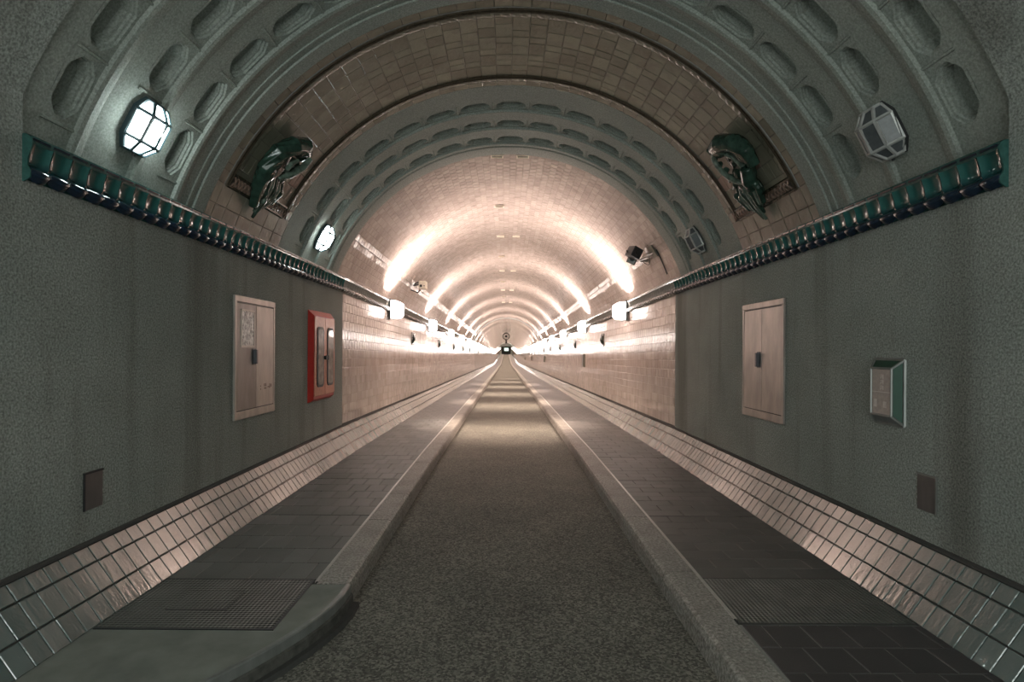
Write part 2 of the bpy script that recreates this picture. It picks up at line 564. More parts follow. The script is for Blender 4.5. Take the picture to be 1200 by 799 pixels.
def coffer_arch(idx, y0, y1, rows, label, lantern_row):
    """rows = centre depth of each coffer row"""
    root = ob('trim_%d' % idx, None, None, (0, 0, ZC))
    struct(root, label)
    prof = [(y0, R0 + 0.2), (y0, R0)]
    plates = []
    for k, yc in enumerate(rows):
        prof.append((yc - 0.11, R0))
        plates.append(prof)
        s = yc + 0.11
        prof = [(s, R0 + 0.004), (s + 0.004, R0 - 0.026), (s + 0.03, R0 - 0.030), (s + 0.075, R0 - 0.018), (s + 0.105, R0 - 0.006), (s + 0.108, R0)]
    if idx == 1:
        prof += [(y1 - 0.235, R0), (y1 - 0.232, R0 - 0.010), (y1 - 0.205, R0 - 0.010), (y1 - 0.20, R0), (y1 - 0.15, R0), (y1 - 0.146, R0 - 0.014), (y1, R0 - 0.014), (y1, R0 + 0.2)]
    else:
        prof += [(y1 - 0.30, R0), (y1 - 0.28, R0 - 0.012), (y1, R0 - 0.012), (y1, R0 + 0.06)]
    plates.append(prof)
    for p in plates:
        lathe(p, n=160).build('vault_strip', M['vault'], root)
    for yc in rows:
        for a, c in ((TH0, T1), (T2, PI - TH0)):
            lathe([(yc - 0.11, R0), (yc + 0.11, R0)], a, c, 4).build('coffer_end', M['vault'], root)
        for k in range(15):
            th = math.radians(27 + 9 * k)
            if yc == lantern_row and k in (0, 14):
                lathe([(yc - 0.11, R0), (yc + 0.11, R0)], th - math.radians(4.5), th + math.radians(4.5), 6).build('lantern_seat', M['vault'], root)
                continue
            ob('coffer', CM, root, (0, yc, 0), (0, -th, 0))
    return root


A1 = coffer_arch(1, YC, 4.47, [2.97, 3.45, 3.93], 'grey-green plaster arch with three rows of octagonal coffers nearest the camera', 3.45)
A2 = coffer_arch(3, 5.96, YP + 0.02, [6.44, 6.95, 7.46], 'grey-green plaster arch with three coffer rows framing the tiled tube', 6.95)

# unseen opaque shell added behind the arches to stop light leaks
b = lathe([(YC - 0.2, R0 + 0.24), (YP + 0.3, R0 + 0.24), (YP + 0.3, R0 + 0.34), (YC - 0.2, R0 + 0.34)], 0.05, PI - 0.05, 60)
struct(b.build('trim_5', M['bed'], None, False, (0, 0, ZC)), 'unseen light-blocking shell added behind the arches')

# ---- tiled arch band between them
root = ob('trim_2', None, None, (0, 0, ZC))
struct(root, 'arched band of brown-grey glazed tiles between the two plaster arches')
lathe([(4.46, R0 + 0.2), (4.46, R0 + 0.012), (5.97, R0 + 0.012), (5.97, R0 + 0.2)], n=120).build('grout_bed', M['grout_d'], root)
TA = math.radians(3.3333)


def curved_tile(name, a, ly, m, r=R0, th=0.02, gap=0.003, tilt=0.0):
    b = MB()
    ha = a / 2 - gap / 2 / r
    hy = ly / 2 - gap / 2
    e = 0.004
    rows = []
    for (da, dy, dr) in ((0, 0, th), (0, 0, e * 0.8), (e, e, 0)):
        aa = ha - da / r
        yy = hy - dy
        rows.append([((r + dr) * math.cos(t), y, (r + dr) * math.sin(t)) for t, y in ((-aa, -yy), (0, -yy), (aa, -yy), (aa, yy), (0, yy), (-aa, yy))])
    o = len(b.v)
    b.grid(rows, True)
    b.f += [(o + 12, o + 13, o + 16, o + 17), (o + 13, o + 14, o + 15, o + 16)]
    return b.mesh(name, m)


FRZ0, FRZ1 = math.radians(26.4), math.radians(28.7)
cols = [math.radians(30.0) + TA * (k + 0.5) for k in range(36)]        # 30..150 degrees
BT = {ly: curved_tile('tile', TA, ly, M['btile']) for ly in (0.10, 0.20, 0.15)}
BTR = {ly: curved_tile('tile', TA, ly, M['btile_red']) for ly in (0.10, 0.20, 0.15)}
BO = curved_tile('border_tile', TA, 0.125, M['btile'])
BI = curved_tile('border_tile', TA, 0.10, M['btile'])


def relief_mesh():
    b = MB()
    n, mrow = 13, 5
    rows = []
    for i in range(mrow):
        v = i / (mrow - 1)
        row = []
        for j in range(n):
            u = j / (n - 1)
            d = 0.012 * (0.5 + 0.5 * math.sin(u * 4 * PI + v * 5.0)) * math.sin(PI * v) + 0.002
            a = (u - 0.5) * TA * 0.97
            row.append(((R0 - d) * math.cos(a), (v - 0.5) * 0.075, (R0 - d) * math.sin(a)))
        rows.append(row)
    b.grid(rows)
    return b.mesh('relief_tile', M['btile'], True)


RL = relief_mesh()
for k, th in enumerate(cols):
    r_ = (0, -th, 0)
    ob('border_tile', BO, root, (0, 4.533, 0), r_)
    ob('border_tile', BI, root, (0, 5.905, 0), r_)
    ob('relief_tile', RL, root, (0, 4.69, 0), r_)
    ob('relief_tile', RL, root, (0, 5.81, 0), r_)
    y = 4.73
    seq = random.choice([[.1, .2, .1, .2, .1, .1, .2], [.2, .1, .15, .15, .2, .1, .1], [.1, .1, .2, .2, .15, .15, .1], [.2, .2, .1, .2, .1, .2], [.15, .15, .2, .1, .2, .2]])
    for ly in seq:
        me = (BTR if (k in (1, 34) and ly <= 0.15 and (y < 4.95 or y > 5.5)) else BT)[ly]
        ob('tile', me, root, (0, y + ly / 2, 0), r_)
        y += ly
# below the frieze: two rows of taller tiles
for s_ in (0, 1):
    for a0, a1 in ((TH0, math.radians(22.5)), (math.radians(22.5), FRZ0)):
        y = 4.47
        for ly in (0.125, 0.17, 0.24, 0.24, 0.24, 0.24, 0.235):
            th = (a0 + a1) / 2
            th = PI - th if s_ else th
            ob('tile', curved_tile('tile', a1 - a0, ly, M['btile']), root, (0, y + ly / 2, 0), (0, -th, 0))
            y += ly
    # border stones beside the frieze and the short row above it
    for a0, a1 in ((FRZ0, FRZ1), (FRZ1, math.radians(30))):
        th = (a0 + a1) / 2
        th = PI - th if s_ else th
        for yy, ly in ((4.533, 0.125), (5.905, 0.10)):
            ob('border_tile', curved_tile('border_tile', a1 - a0, ly, M['btile']), root, (0, yy, 0), (0, -th, 0))
    th = (FRZ1 + math.radians(30)) / 2
    th = PI - th if s_ else th
    ob('tile', curved_tile('tile', math.radians(1.3), 1.18, M['btile']), root, (0, 5.25, 0), (0, -th, 0))
    # frieze: a lattice in relief between two dark beads
    th = (FRZ0 + FRZ1) / 2
    th = PI - th if s_ else th
    b = MB()
    hh = (FRZ1 - FRZ0) / 2 * R0
    for i in range(20):
        y0 = 4.68 + i * 0.058
        for sg in (-1, 1):
            b.tube([(R0 - 0.004, y0, -sg * hh * 0.8), (R0 - 0.012, y0 + 0.029, 0), (R0 - 0.004, y0 + 0.058, sg * hh * 0.8)], 0.009, 5)
    fz = b.build('frieze', M['btile_red'], root)
    fz.rotation_euler = (0, -th, 0)
    b = MB()
    for zz in (-hh, hh):
        b.tube([(R0 - 0.004, 4.62, zz), (R0 - 0.004, 5.75, zz)], 0.016, 6)
    bb = b.build('bead', M['bead'], root)
    bb.rotation_euler = (0, -th, 0)
bp = [(-0.028, 0.012), (-0.02, -0.012), (-0.006, -0.016), (0.0, 0.0), (0.008, -0.022), (0.022, -0.018), (0.03, 0.012)]
for yb in (4.622, 5.748):
    lathe([(yb + dy, R0 + dr) for dy, dr in bp], FRZ0, PI - FRZ0, 150).build('bead', M['bead'], root, True)

# ---- road, sidewalks, kerbs
YS = [YB, YP, YK, YE]


def strip(x0, x1, z0, z1, y0, y1, m, name, parent=None, thick=0.12):
    ys = [y0] + [q for q in YS if y0 < q < y1] + [y1]
    b = MB()
    b.grid([[(x0, y, z0 + zo(y)), (x1, y, z1 + zo(y)), (x1, y, z1 + zo(y) - thick), (x0, y, z0 + zo(y) - thick)] for y in ys], True)
    return b.build(name, m, parent)


road = strip(-ROADX - 0.75, ROADX + 0.05, -KERBH, -KERBH, YB, YE, M['asphalt'], 'floor')
struct(road, 'speckled grey asphalt roadway running down the tunnel')
b = MB()
b.box(-1.02, ROADX, 2.605, 2.622, -KERBH - 0.01, -KERBH + 0.0012)
b.build('joint', M['bed'], road)

PV = 9.0      # pavers are built one by one to here


def kerb_box(y0, y1, x0, x1, top=0.0, bot=-0.2, rd=0.022):
    """a kerb stone, the road-side top edge rounded; x0 is the road side"""
    sgn = 1 if x1 > x0 else -1
    b = MB()
    g = 0.006
    prof = [(x0, bot), (x0 + sgn * 0.006, top - 0.045), (x0 + sgn * 0.018, top - 0.012), (x0 + sgn * 0.04, top), (x1, top), (x1, bot)]
    y0 += g
    y1 -= g
    b.prism(prof, lambda p: (p[0], y0, p[1] + zo(y0)), lambda p: (p[0], y1, p[1] + zo(y1)))
    return b


def lkerb_x(y):      # road-side edge of the left kerb, flaring out towards the camera
    if y > 3.3: return -ROADX
    return -ROADX - 0.42 * ((3.3 - y) / 1.0) ** 1.7


kl = ob('kerb_left', None)
struct(kl, 'granite kerb along the left sidewalk, flaring out towards the camera')
kr = ob('kerb_right', None)
struct(kr, 'straight granite kerb along the right sidewalk')
y = 3.42
for L in [1.30, 0.86, 1.55, 1.2, 1.2, 1.35, 1.15] + [1.25] * 18:
    kerb_box(y, y + L, -ROADX, -KERBX).build('kerb_stone', M['granite'], kl)
    y += L
strip(-KERBX, -ROADX, 0, 0, y, YE, M['granite'], 'kerb_run', kl, 0.2)
y = YB
for L in [1.9, 1.9, 1.9, 0.95, 1.2, 1.6, 1.2, 1.3] + [1.25] * 18:
    kerb_box(y, y + L, ROADX, KERBX).build('kerb_stone', M['granite'], kr)
    y += L
strip(ROADX, KERBX, 0, 0, y, YE, M['granite'], 'kerb_run', kr, 0.2)
# flared concrete kerb with its steel edge angle
ys_ = [YB + 0.0] + [1.6 + i * 0.14 for i in range(13)] + [3.42]
ys_ = sorted(set(y for y in ys_ if y <= 3.42))
lx = lambda y: max(lkerb_x(y), -2.3)
b = MB()
b.grid([[(-2.2, y, -0.2), (-2.2, y, -0.002), (lx(y) - 0.03, y, -0.002), (lx(y) - 0.006, y, -0.012), (lx(y), y, -0.035), (lx(y) + 0.01, y, -0.2)] for y in ys_])
b.f.append(tuple(range(len(b.v) - 6, len(b.v))))
# only the kerb part beside the plate, the whole slab nearest the camera
slab = b.build('concrete_slab', M['concrete'], kl)
b = MB()
b.grid([[(lx(y) - 0.028, y, -0.004), (lx(y) - 0.028, y, 0.003), (lx(y) - 0.002, y, 0.003), (lx(y) + 0.004, y, -0.004), (lx(y) + 0.006, y, -0.05)] for y in ys_])
b.build('edge_angle', M['alu'], kl)
b = MB()
b.grid([[(lx(y) - 0.02, y, -0.105), (lx(y) + 0.05, y, -0.108), (lx(y) + 0.058, y, -0.14)] for y in ys_])
b.build('channel', M['bed'], kl)
b = MB()
b.grid([[(lx(y) + 0.004, y, -0.05), (lx(y) + 0.016, y, -0.06), (lx(y) + 0.02, y, -0.14)] for y in ys_])
b.build('kerb_face', M['facedark'], kl)

sl = strip(-SKX - 0.05, -KERBX, -0.008, -0.008, 3.42, YP + 4, M['bed'], 'sidewalk_left')
struct(sl, 'left sidewalk of dark grey pavers')
strip(-SKX - 0.02, -KERBX, 0, 0, YP + 4, YE, M['far_pave'], 'paving_run', sl)
sr = strip(KERBX, SKX + 0.05, -0.008, -0.008, YB, YP + 4, M['bed'], 'sidewalk_right')
struct(sr, 'right sidewalk of dark brown-grey pavers')
strip(KERBX, SKX + 0.02, 0, 0, YP + 4, YE, M['far_pave'], 'paving_run', sr)
PM = {}


def paver(x0, x1, y0, y1, m, parent, gap=0.004, nm='paver'):
    wx, wy = round(x1 - x0, 3), round(y1 - y0, 3)
    key = (wx, wy, m.name)
    if key not in PM:
        b = MB()
        hx, hy = wx / 2 - gap / 2, wy / 2 - gap / 2
        e = 0.003
        b.grid([[(-hx, -hy, -0.03), (hx, -hy, -0.03), (hx, hy, -0.03), (-hx, hy, -0.03)], [(-hx, -hy, -e), (hx, -hy, -e), (hx, hy, -e), (-hx, hy, -e)],
                [(-hx + e, -hy + e, 0), (hx - e, -hy + e, 0), (hx - e, hy - e, 0), (-hx + e, hy - e, 0)]], True)
        b.f.append((8, 9, 10, 11))
        PM[key] = b.mesh(nm, m)
    yc = (y0 + y1) / 2
    sl_ = 0.0 if yc < YP else -0.0138
    ob(nm, PM[key], parent, ((x0 + x1) / 2, yc, zo(yc) + random.uniform(-.0012, .0008)), (sl_, 0, 0))


def pave(x0, x1, y0, y1, px, py, seg, m, parent, gap=0.004):
    y = y0
    k = 0
    while y < y1 - 0.02:
        e = min(y + py, y1)
        x = x0
        first = px * (0.5 if k % 2 else 1.0)
        wdt = first
        while x < x1 - 0.01:
            xe = min(x + wdt, x1)
            if x1 - xe < 0.03: xe = x1
            paver(x, xe, y, e, m, parent, gap)
            x = xe
            wdt = px
        y = e
        k += 1
        if k % seg == 0: y += 0.012     # the wider cross joint


pave(-SKX - 0.02, -KERBX - 0.02, 3.49, YP + 4, 0.176, 0.27, 5, M['paver_l'], sl)
pave(KERBX + 0.02, SKX + 0.02, 3.545, YP + 4, 0.32, 0.165, 8, M['paver_r'], sr)
# larger dark slabs with pale joints nearest the camera on the right
b = MB()
b.box(KERBX, SKX + 0.05, YB, 2.95, -0.02, -0.0035)
b.build('joint_bed', M['mortar'], sr)
M['paver_n'] = mat_paver('dark_slab', (0.062, 0.056, 0.056))
y, k = 1.0, 0
while y < 2.94:
    e = min(y + 0.215, 2.945)
    x = KERBX + 0.02
    wdt = 0.20 if k % 2 else 0.10
    while x < SKX + 0.01:
        xe = min(x + wdt, SKX + 0.02)
        paver(x, xe, y, e, M['paver_n'], sr, 0.003, 'slab')
        x = xe
        wdt = 0.2
    y = e
    k += 1
strip(KERBX, SKX + 0.05, 0, 0, YB, 1.0, M['paver_n'], 'slab_run', sr)
for sgn, par in ((-1, sl), (1, sr)):
    y0 = 3.45 if sgn < 0 else 3.0
    b = MB()
    b.grid([[(sgn * KERBX, y, 0.004 + zo(y)), (sgn * (KERBX + 0.02), y, 0.004 + zo(y)), (sgn * (KERBX + 0.02), y, -0.03 + zo(y)), (sgn * KERBX, y, -0.03 + zo(y))] for y in (y0, YP, YP + 12)], True)
    b.build('edge_strip', M['edge'], par)

# ---- steel cover plates let into the sidewalks
cp = empty('steel_cover_plate', (-1.69, 3.175, 0))
tag(cp, 'checkered steel cover plate in the left sidewalk with a small lid', 'cover plate')
bx = lambda: MB()
bx().box(-0.47, 0.445, -0.305, 0.305, -0.03, 0.001).build('plate', M['checker'], cp)
b = MB()
b.box(-0.47, 0.46, -0.318, -0.306, -0.03, 0.0022)
b.box(-0.47, 0.46, 0.306, 0.316, -0.03, 0.0022)
b.box(0.446, 0.46, -0.306, 0.306, -0.03, 0.0022)
b.build('rim', M['black'], cp)
lid = bx().box(-0.22, 0.10, -0.10, 0.13, -0.02, 0.0035).build('lid', M['checker'], cp)
b = MB()
b.box(-0.228, 0.108, -0.108, -0.10, -0.02, 0.003)
b.box(0.10, 0.108, -0.10, 0.13, -0.02, 0.003)
b.build('lid_gap', M['black'], lid)
cp = empty('steel_floor_plate', (1.69, 3.25, 0))
tag(cp, 'dark ribbed steel plate across the right sidewalk', 'cover plate')
bx().box(-0.47, 0.47, -0.285, 0.285, -0.03, 0.001).build('plate', M['checker'], cp)
b = MB()
b.box(-0.47, 0.47, 0.285, 0.295, -0.03, 0.002)
b.build('rim', M['bed'], cp)
MB().box(-0.47, 0.47, -0.295, -0.285, -0.03, 0.0005).build('rim', M['bed'], cp)

# ---- tiled skirts at the foot of the walls
dx, dz = WX - SKX, SKZ
SL = math.hypot(dx, dz)
ROWS = [(0.0, 0.35), (0.35, 0.74), (0.74, 1.0)]
TL = 0.1025
SK_END = 10.0


def flat_tile(name, lu, lv, m, th=0.012, gap=0.004, e=0.003, gapv=None):
    """tile in the local YZ plane facing +X, y along the tunnel"""
    b = MB()
    hu, hv = lu / 2 - gap / 2, lv / 2 - (gapv or gap) / 2
    b.grid([[(-th, -hu, -hv), (-th, hu, -hv), (-th, hu, hv), (-th, -hu, hv)], [(-e, -hu, -hv), (-e, hu, -hv), (-e, hu, hv), (-e, -hu, hv)],
            [(0, -hu + e, -hv + e), (0, hu - e, -hv + e), (0, hu - e, hv - e), (0, -hu + e, hv - e)]], True)
    b.f.append((8, 9, 10, 11))
    return b.mesh(name, m)


def tile_cloud(name, m, items, parent, thick=0.01, gap=0.004, e=0.003, tilt=0.006, gapv=None):
    """many small tiles joined: items = (centre, u axis, v axis, normal, half u, half v)"""
    vs, fs, tones = [], [], []
    for (c, u, v, n, hu, hv) in items:
        o = len(vs)
        hu -= gap / 2
        hv -= (gapv or gap) / 2
        ta, tb = random.uniform(-tilt, tilt), random.uniform(-tilt, tilt)
        for (k, d) in ((0.0, -thick), (0.0, -e), (e, 0.0)):
            for (a, bb) in ((-1, -1), (1, -1), (1, 1), (-1, 1)):
                uu, vv = a * (hu - k), bb * (hv - k)
                vs.append(tuple(c[i] + u[i] * uu + v[i] * vv + n[i] * (d + uu * ta + vv * tb) for i in range(3)))
        for L in (0, 4):
            for i in range(4):
                k2 = (i + 1) % 4
                fs.append((o + L + i, o + L + k2, o + L + 4 + k2, o + L + 4 + i))
        fs.append((o + 8, o + 9, o + 10, o + 11))
        tones += [random.random()] * 12
    me = bpy.data.meshes.new(name)
    me.from_pydata(vs, [], fs)
    bm = bmesh.new()
    bm.from_mesh(me)
    bmesh.ops.recalc_face_normals(bm, faces=bm.faces)
    bm.to_mesh(me)
    bm.free()
    at = me.attributes.new('tone', 'FLOAT', 'POINT')
    at.data.foreach_set('value', tones)
    me.materials.append(m)
    o = ob(name, me, parent)
    o['kind'] = 'stuff'
    return o


for sd, nm in ((-1, 'left'), (1, 'right')):
    b = MB()
    ys = [YB, YP, YK, YE]
    b.grid([[(sd * SKX, y, -0.03 + zo(y)), (sd * (SKX + 0.012), y, -0.006 + zo(y)), (sd * (WX + 0.012), y, SKZ - 0.006 + zo(y)), (sd * (WX + 0.2), y, SKZ + zo(y))] for y in ys])
    root = struct(b.build('baseboard_' + nm, M['bed']), 'sloping skirt of glazed tiles at the foot of the %s wall' % nm)
    # dark ledge over the tiles
    b = MB()
    b.grid([[(sd * (WX - 0.004), y, SKZ - 0.012 + zo(y)), (sd * (WX - 0.022), y, SKZ + 0.004 + zo(y)), (sd * (WX - 0.018), y, SKZ + 0.018 + zo(y)), (sd * (WX + 0.02), y, SKZ + 0.03 + zo(y))] for y in ys])
    b.build('ledge', M['bed'], root)
    ang = math.atan2(dx, dz)
    for (t0, t1) in ROWS:
        tm = (t0 + t1) / 2
        me = flat_tile('tile', TL, (t1 - t0) * SL, M['skirt'], gapv=0.008)
        y = 1.9
        while y < SK_END:
            yc = y + TL / 2
            o = ob('tile', me, root, (sd * (SKX + dx * tm), yc, dz * tm + zo(yc)))
            # local +X must face the road and upwards
            up = Vector((sd * dx, 0, dz)).normalized()
            nrm = Vector((-sd * dz, 0, dx)).normalized()
            ax = up.cross(nrm)
            o.rotation_euler = Matrix((nrm, ax, up)).transposed().to_euler()
            o.rotation_euler.rotate_axis('Z', random.uniform(-.006, .006))
            o.rotation_euler.rotate_axis('Y', random.uniform(-.006, .006))
            y += TL
    items = []
    up = Vector((sd * dx, 0, dz)).normalized()
    nrm = Vector((-sd * dz, 0, dx)).normalized()
    y = 1.9 - TL
    runs = []
    while y > -0.6:
        runs.append(y)
        y -= TL
    y = 1.9 + TL * math.ceil((SK_END - 1.9) / TL - 1e-6)
    while y < 45:
        runs.append(y)
        y += TL
    for y in runs:
        yc = y + TL / 2
        for (t0, t1) in ROWS:
            tm = (t0 + t1) / 2
            items.append(((sd * (SKX + dx * tm), yc, dz * tm + zo(yc)), (0, 1, 0), up, nrm, TL / 2, (t1 - t0) * SL / 2))
    tile_cloud('far_tiles', M['skirt_s'], items, root, tilt=0.003, gapv=0.010)
    b = MB()
    b.grid([[(sd * SKX, y, zo(y)), (sd * WX, y, SKZ + zo(y))] for y in (45, YK, YE)])
    b.build('tile_run', M['far_skirt'], root)

# ---- tiled tube: walls and vault
TW = WX + 0.012
YT = 42.0              # tiles modelled to here
tz = lambda y: zo(y)
for sd, nm in ((-1, 'left'), (1, 'right')):
    b = MB()
    b.grid([[(sd * (TW + 0.007), y, 0.2 + zo(y)), (sd * (TW + 0.007), y, 2.5 + zo(y)), (sd * (TW + 0.3), y, 2.5 + zo(y)), (sd * (TW + 0.3), y, 0.2 + zo(y))] for y in (YP - 0.05, YT)], True)
    root = struct(b.build('wall_%s_tiled' % nm, M['grout']), 'beige glazed tile wall on the %s side of the tube' % nm)
    b = MB()
    b.grid([[(sd * TW, y, 0.2 + zo(y)), (sd * TW, y, 2.5 + zo(y)), (sd * (TW + 0.3), y, 2.5 + zo(y)), (sd * (TW + 0.3), y, 0.2 + zo(y))] for y in (YT, YK, YE)], True)
    b.build('tile_run', M['far_wall'], root)
    RH, RL_ = 0.136, 0.152
    me = flat_tile('tile', RL_, RH, M['wtile'], 0.008, 0.004, 0.002)
    items = []
    for r in range(14):
        zc = 0.365 + RH * (r + 0.5)
        y = YP + (0.0 if r % 2 else -RL_ / 2) + 0.005
        k = 0
        while y < YT - RL_:
            yc = y + RL_ / 2
            if k < 20:
                o = ob('tile', me, root, (sd * TW, yc, zc + zo(yc)), (0, 0, PI if sd > 0 else 0))
                o.rotation_euler.z += random.uniform(-.006, .006)
                o.rotation_euler.y += random.uniform(-.004, .004)
            else:
                items.append(((sd * TW, yc, zc + zo(yc)), (0, 1, 0), (0, 0, 1), (-sd, 0, 0), RL_ / 2, RH / 2))
            y += RL_
            k += 1
    tile_cloud('far_tiles', M['wtile_s'], items, root, 0.006)

NV = 66
t0v = math.asin((2.40 - ZC) / RT)
dv = (PI - 2 * t0v) / NV
b = MB()


def varc(r, y, n=66):
    return [(r * math.cos(t0v + (PI - 2 * t0v) * i / n), y, ZC + zo(y) + r * math.sin(t0v + (PI - 2 * t0v) * i / n)) for i in range(n + 1)]


b.grid([varc(RT + 0.007, YP + 0.03), varc(RT + 0.007, YT), varc(RT + 0.3, YT), varc(RT + 0.3, YP + 0.03)])
vroot = struct(b.build('ceiling_tiled', M['grout']), 'barrel vault of beige glazed tiles over the tube')
b = MB()
b.grid([varc(RT, YT), varc(RT, YK), varc(RT, YE)])
b.build('tile_run', M['far_vault'], vroot, True)
items = []
vt = flat_tile('tile', 0.152, dv * RT, M['wtile'], 0.008, 0.004, 0.002)
for r in range(NV):
    a = t0v + dv * (r + 0.5)
    n = (-math.cos(a), 0, -math.sin(a))
    v = (-math.sin(a), 0, math.cos(a))
    canted = 29.8 < math.degrees(min(a, PI - a)) < 34.6      # two courses above the cornice, tilt added to make the lamp streak
    y = YP + 0.03 + (0.076 if r % 2 else 0)
    k = 0
    while y < YT - 0.15:
        yc = y + 0.076
        c = (RT * math.cos(a), yc, ZC + zo(yc) + RT * math.sin(a))
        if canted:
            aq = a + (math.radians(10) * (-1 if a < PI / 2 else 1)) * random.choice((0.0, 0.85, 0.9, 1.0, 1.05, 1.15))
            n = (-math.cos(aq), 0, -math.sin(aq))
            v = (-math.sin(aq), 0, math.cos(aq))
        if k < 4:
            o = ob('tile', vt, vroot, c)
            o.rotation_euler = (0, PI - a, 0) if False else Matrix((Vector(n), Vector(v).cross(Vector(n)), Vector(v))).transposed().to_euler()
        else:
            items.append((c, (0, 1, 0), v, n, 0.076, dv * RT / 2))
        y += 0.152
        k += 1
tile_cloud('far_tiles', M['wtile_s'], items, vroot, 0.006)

# ---- far end wall with its opening
ze = zo(YE)
b = MB()
b.box(-2.7, -1.75, YE - 0.4, YE + 0.4, ze - 0.2, ze + 4.5)
b.box(1.75, 2.7, YE - 0.4, YE + 0.4, ze - 0.2, ze + 4.5)
b.box(-1.75, 1.75, YE - 0.4, YE + 0.4, ze + 3.0, ze + 4.5)
struct(b.build('wall_end', M['vault']), 'plaster end wall round the far opening')
b = MB().box(-1.75, 1.75, YE + 0.41, YE + 1.2, ze - 0.2, ze + 3.05)
d = struct(b.build('door_1', M['darkvoid']), 'dark opening at the far end of the tunnel')
MB().box(-0.7, 0.9, YE + 0.34, YE + 0.41, ze + 1.3, ze + 2.4).build('pane', M['greenglass'], d)

# ---- glazed cornices
UL = 0.125


def cornice_unit(sd, m):
    b = MB()
    nu, prof = 9, []
    zs = [0.0, 0.012, 0.03, 0.05, 0.066, 0.075, 0.10, 0.135, 0.16, 0.176, 0.18]
    rows = []
    for z in zs:
        row = []
        for j in range(nu):
            u = j / (nu - 1)
            lobe = math.sin(PI * u)
            if z <= 0.066:
                t = z / 0.066
                p = 0.012 + (0.040 + 0.022 * lobe ** 0.7) * math.sin(PI * min(1, 0.12 + 0.75 * t))
                zz = z - 0.012 * lobe * (1 - t) + 0.010 * (1 - lobe) * (1 - t)
            elif z <= 0.176:
                t = (z - 0.066) / 0.11
                edge = (1 - lobe) ** 2.2
                p = 0.012 + 0.024 * edge + 0.026 * t ** 2
                zz = z
            else:
                p, zz = 0.046, z
            row.append((-sd * (p - 0.01), (u - 0.5) * UL * 0.985, zz))
        rows.append(row)
    b.grid(rows)
    o = b.mesh('cornice_tile', m, True)
    return o


for sd, nm in ((-1, 'left'), (1, 'right')):
    root = ob('trim_%d' % (6 if sd < 0 else 7), None)
    struct(root, 'teal glazed cornice of fluted tiles along the %s wall' % nm)

    def rail(y0, y1, m, name):
        b = MB()
        pr = [(0.045, 0.178), (0.048, 0.19), (0.052, 0.205), (0.05, 0.214), (0.03, 0.22), (-0.15, 0.222)]
        ys = [y0] + [q for q in (YP, YK) if y0 < q < y1] + [y1]
        b.grid([[(sd * (WX - p + 0.01), y, CZ0 + z + zo(y)) for p, z in pr] for y in ys])
        b.build(name, m, root)
        b = MB()
        pr = [(-0.08, -0.012), (0.002, -0.012), (0.008, -0.004), (0.004, 0.02), (-0.08, 0.10), (-0.08, 0.2)]
        b.grid([[(sd * (WX - p + 0.01), y, CZ0 + z + zo(y)) for p, z in pr] for y in ys])
        b.build('backing', m, root)
    rail(YC, YP, M['cornice_rail'], 'top_rail')
    rail(YP, YE, M['cornice_t'], 'top_rail')
    b = MB()
    pr = [(-0.06, -0.012), (0.018, -0.012), (0.05, 0.01), (0.052, 0.04), (0.036, 0.066), (0.036, 0.10), (0.062, 0.178), (0.052, 0.205), (0.03, 0.22), (-0.06, 0.22)]
    b.prism(pr, lambda p: (sd * (WX - p[0] + 0.01), YC - 0.002, CZ0 + p[1]), lambda p: (sd * (WX - p[0] + 0.01), YC + 0.006, CZ0 + p[1]))
    b.build('end_cap', M['cornice_rail'], root)
    # small raised blocks on the rail
    bk = MB().box(-0.004, 0.004, -0.05, 0.05, -0.006, 0.006).mesh('rail_block', M['cornice'])
    ma, mb_ = cornice_unit(sd, M['cornice']), cornice_unit(sd, M['cornice_t'])
    y = YC
    n = 0
    while n < 150:
        yc = y + UL / 2
        ob('cornice_tile', ma if yc < YP else mb_, root, (sd * WX, yc, CZ0 + zo(yc)))
        if yc < YP: ob('rail_block', bk, root, (sd * (WX - 0.041), yc, CZ0 + 0.197))
        y += UL
        n += 1
    b = MB()
    src = mb_
    while y < 60:
        yc = y + UL / 2
        b.add([(v.co.x + sd * WX, v.co.y + yc, v.co.z + CZ0 + zo(yc)) for v in src.vertices], [tuple(p.vertices) for p in src.polygons])
        y += UL
    o = b.build('far_cornice_tiles', M['cornice_t'], root, True)
    o['kind'] = 'stuff'
    b = MB()
    pr = [(0.02, 0.0), (0.05, 0.03), (0.02, 0.066), (0.015, 0.12), (0.046, 0.18)]
    b.grid([[(sd * (WX - p + 0.01), y, CZ0 + z + zo(y)) for p, z in pr] for y in (60, YK, YE)])
    b.build('cornice_run', M['cornice_t'], root)

# ================================================================== OBJECTS
# ---- octagonal lanterns on the arches


